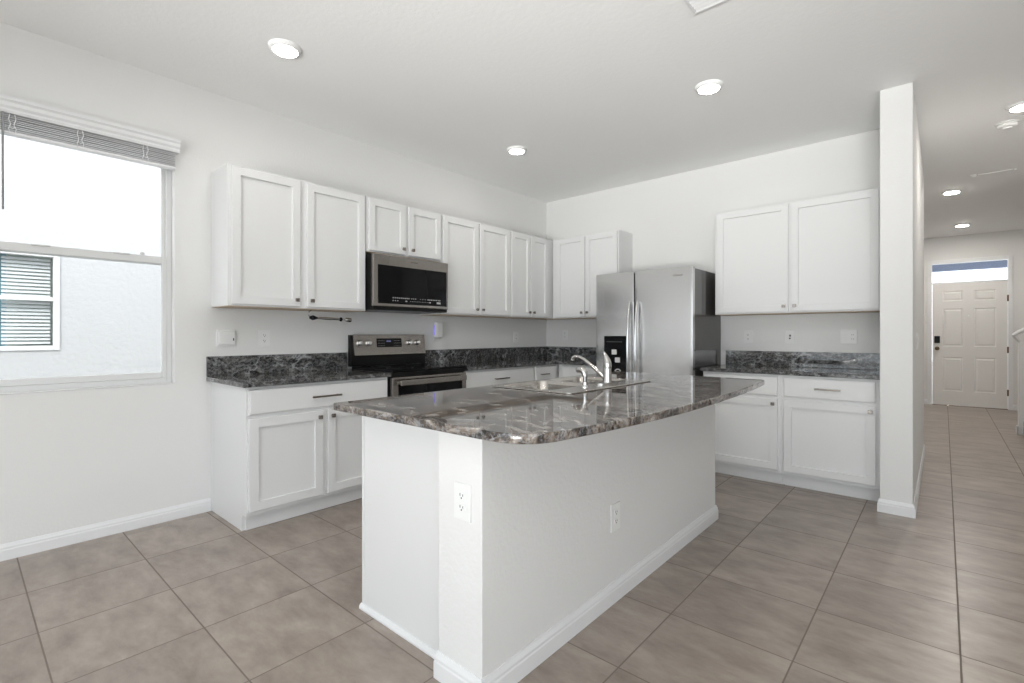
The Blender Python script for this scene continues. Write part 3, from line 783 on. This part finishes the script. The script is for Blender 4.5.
# ------------------------------------------------------------------ ceiling fixtures
M_LENS_ENTRY = mat('hall_entry_lamp_lens', (.9, .9, .9), .4, emit=(1, .955, .89), estr=LENS*2.9)
M_LENS_ADDED = mat('added_lamp_lens', (.9, .9, .9), .4, emit=(1, .965, .91), estr=LENS*1.4)  # lens of the added downlights out of view
def recessed(label, x, y, lens=M_LENS):
    t = thing('recessed_light', label, 'ceiling light', (x, y, CEIL), 0, 'round ceiling downlights')
    bm = BM(); lathe(bm, [(.090, -.0005), (.089, -.004), (.083, -.012), (.072, -.020), (.066, -.0205)], 40, None, True, False); obj('trim_ring', bm, M_CEIL, t)
    bm = BM(); lathe(bm, [(.0655, -.0195), (.064, -.0225), (.03, -.0242), (.004, -.0245)], 40, None, False, True); obj('lens', bm, lens, t)
recessed('round ceiling downlight nearest the window, above the first base cabinet', .893, 1.253)
recessed('round ceiling downlight between the island tip and the refrigerator', 2.558, 3.298)
recessed('round ceiling downlight near the corner, in front of the microwave wall cabinets', .881, 3.299)
recessed('round ceiling downlight at the hall entrance beside the smoke detector', 4.150, 5.05, M_LENS_ENTRY)
recessed('round ceiling downlight halfway along the hall, past the ceiling raceway', 3.790, 7.55, M_LENS_HALL)
recessed('round ceiling downlight farthest away, in front of the front door', 3.930, 9.94, M_LENS_HALL)
for x, y in ((2.56, 1.25), (1.2, -1.2), (3.2, -1.2), (5.0, -1.2), (5.0, 1.2)):  # unseen downlights added to lift the room light
    recessed('round ceiling downlight out of view, added to lift the living room light', x, y, M_LENS_ADDED)
t = thing('smoke_detector', 'round white smoke detector on the hall ceiling', 'smoke detector', (4.095, 5.40, CEIL))
bm = BM(); lathe(bm, [(.072, -.0005), (.072, -.008), (.062, -.012)], 32); obj('mounting_base', bm, M_PLASTIC, t)
bm = BM(); lathe(bm, [(.058, -.0125), (.060, -.024), (.052, -.034), (.030, -.038), (.028, -.046), (.004, -.047)], 32); obj('sensor_cover', bm, M_PLASTIC, t)
t = thing('ceiling_sensor', 'thin raceway with a small round puck on the hall ceiling', 'sensor', (4.10, 6.93, CEIL))
bm = BM(); lathe(bm, [(.030, -.0005), (.030, -.015), (.018, -.026), (.004, -.028)], 20, Matrix.Translation((-.145, 0, 0))); obj('puck', bm, M_PLASTIC, t)
obj('raceway', box(BM(), -.113, .14, -.012, .012, -.012, -.0005, .003), M_PLASTIC, t)
obj('end_cap', box(BM(), .1405, .165, -.02, .02, -.018, -.0005, .003), M_PLASTIC, t)
t = thing('ceiling_vent', 'white louvred air vent on the ceiling above the island', 'vent', (2.95, 2.40, CEIL))
bm = BM(); box(bm, -.18, .18, -.10, -.085, -.010, -.0005, .002); box(bm, -.18, .18, .085, .10, -.010, -.0005, .002)
box(bm, -.18, -.165, -.085, .085, -.010, -.0005, .002); box(bm, .165, .18, -.085, .085, -.010, -.0005, .002); obj('frame', bm, M_TRIM, t)
bm = BM()
for k in range(6):
    y = -.078+k*.0285; prism(bm, [(y, -.003), (y+.020, -.012), (y+.0215, -.010), (y+.0015, -.001)], -.165, .165, 'X')
obj('louvres', bm, M_TRIM, t)
obj('duct_cover', box(BM(), -.165, .165, -.085, .085, -.0009, -.0004), mat('vent_dark', (.3, .3, .3), .7), t)

# ------------------------------------------------------------------ stairs at the hall
st = thing('staircase', 'carpeted staircase rising off the hall behind its white side wall', 'staircase', (4.45, 7.9, 0))
def soT(bm): bm.transform(Matrix.Translation((-4.45, -7.9, 0))); return bm
for k in range(6):
    bm = BM(); x0 = 4.43+k*.27; box(bm, x0, x0+.295 if k < 5 else x0+.27, 7.42, 8.345, .001 if k == 0 else .18*k+.0005, .18*(k+1), .02)
    obj('step', soT(bm), M_CARPET, st)
bm = BM(); prism(bm, [(4.39, .001), (6.0, .001), (6.0, 2.15), (5.9, 2.15), (4.44, 1.09), (4.39, 1.09)], 8.35, 8.46, 'Y'); obj('side_wall', soT(bm), M_WALL, st)
bm = BM(); box(bm, 4.378, 4.3895, 8.338, 8.472, .001, .10, .002); box(bm, 4.378, 4.44, 8.338, 8.3495, .001, .10, .002); obj('baseboard', soT(bm), M_TRIM, st)
bm = BM(); tube(bm, [(4.40, 8.40, 1.10), (4.355, 8.36, 1.165), (4.352, 8.34, 1.185), (4.385, 8.33, 1.215), (4.435, 8.33, 1.248), (5.9, 8.33, 2.25)], [.012, .014, .02, .022, .022, .022], 12)
obj('handrail', soT(bm), M_TRIM, st)

# ------------------------------------------------------------------ outdoors
g = struct('ground', box(BM(), -20, 26, -20, 32, -.32, -.16), M_CONC)
nb = thing('neighbouring_house', 'white stucco house wall outside the kitchen window', 'house', (-3.1, 1, -.16))
def nT(bm): bm.transform(Matrix.Translation((3.1, -1, .16))); return bm
NY0, NY1, NZ0, NZ1 = -.22, .705, 1.035, 2.01
bm = wall_with_hole('Y', -3.25, -3.0, -7, 9, 5.2, NY0, NY1, NZ0, NZ1)
bm.transform(Matrix.Translation((0, 0, 0))); obj('wall', nT(bm), M_STUCCO, nb, smooth=False)
bm = BM(); rectframe(bm, -3.06, -2.985, NY0-.001, NY1+.001, NZ0-.001, NZ1+.001, .045)
box(bm, -3.06, -3.0, NY0+.04, NY1-.04, 1.525, 1.565, .003)
wf = obj('window', nT(bm), M_VINYL, nb)
obj('pane', nT(box(BM(), -3.045, -3.040, NY0+.05, NY1-.05, NZ0+.05, NZ1-.05)), M_GLASS, wf)
bm = BM()
for k in range(24):
    z = NZ0+.06+k*.036; prism(bm, [(-3.092, z+.024), (-3.076, z), (-3.074, z+.002), (-3.090, z+.026)], .30, NY1-.06, 'Y')
obj('blind', nT(bm), M_TRIM, wf)
obj('curtain', nT(box(BM(), -3.20, -3.19, NY0-.2, .34, NZ0-.2, NZ1+.2)), M_TEAL, wf)
obj('shade', nT(box(BM(), -3.20, -3.19, .341, NY1+.2, NZ0-.2, NZ1+.2)), mat('grey_green_shade', (.38, .44, .40), .8), wf)
struct('porch_roof', box(BM(), 2.0, 6.4, YF+.2, 13.3, 2.74, 2.85), M_PORCH)
struct('porch_beam', box(BM(), 2.0, 6.4, 13.0, 13.2, 2.455, 2.735), M_PORCH)
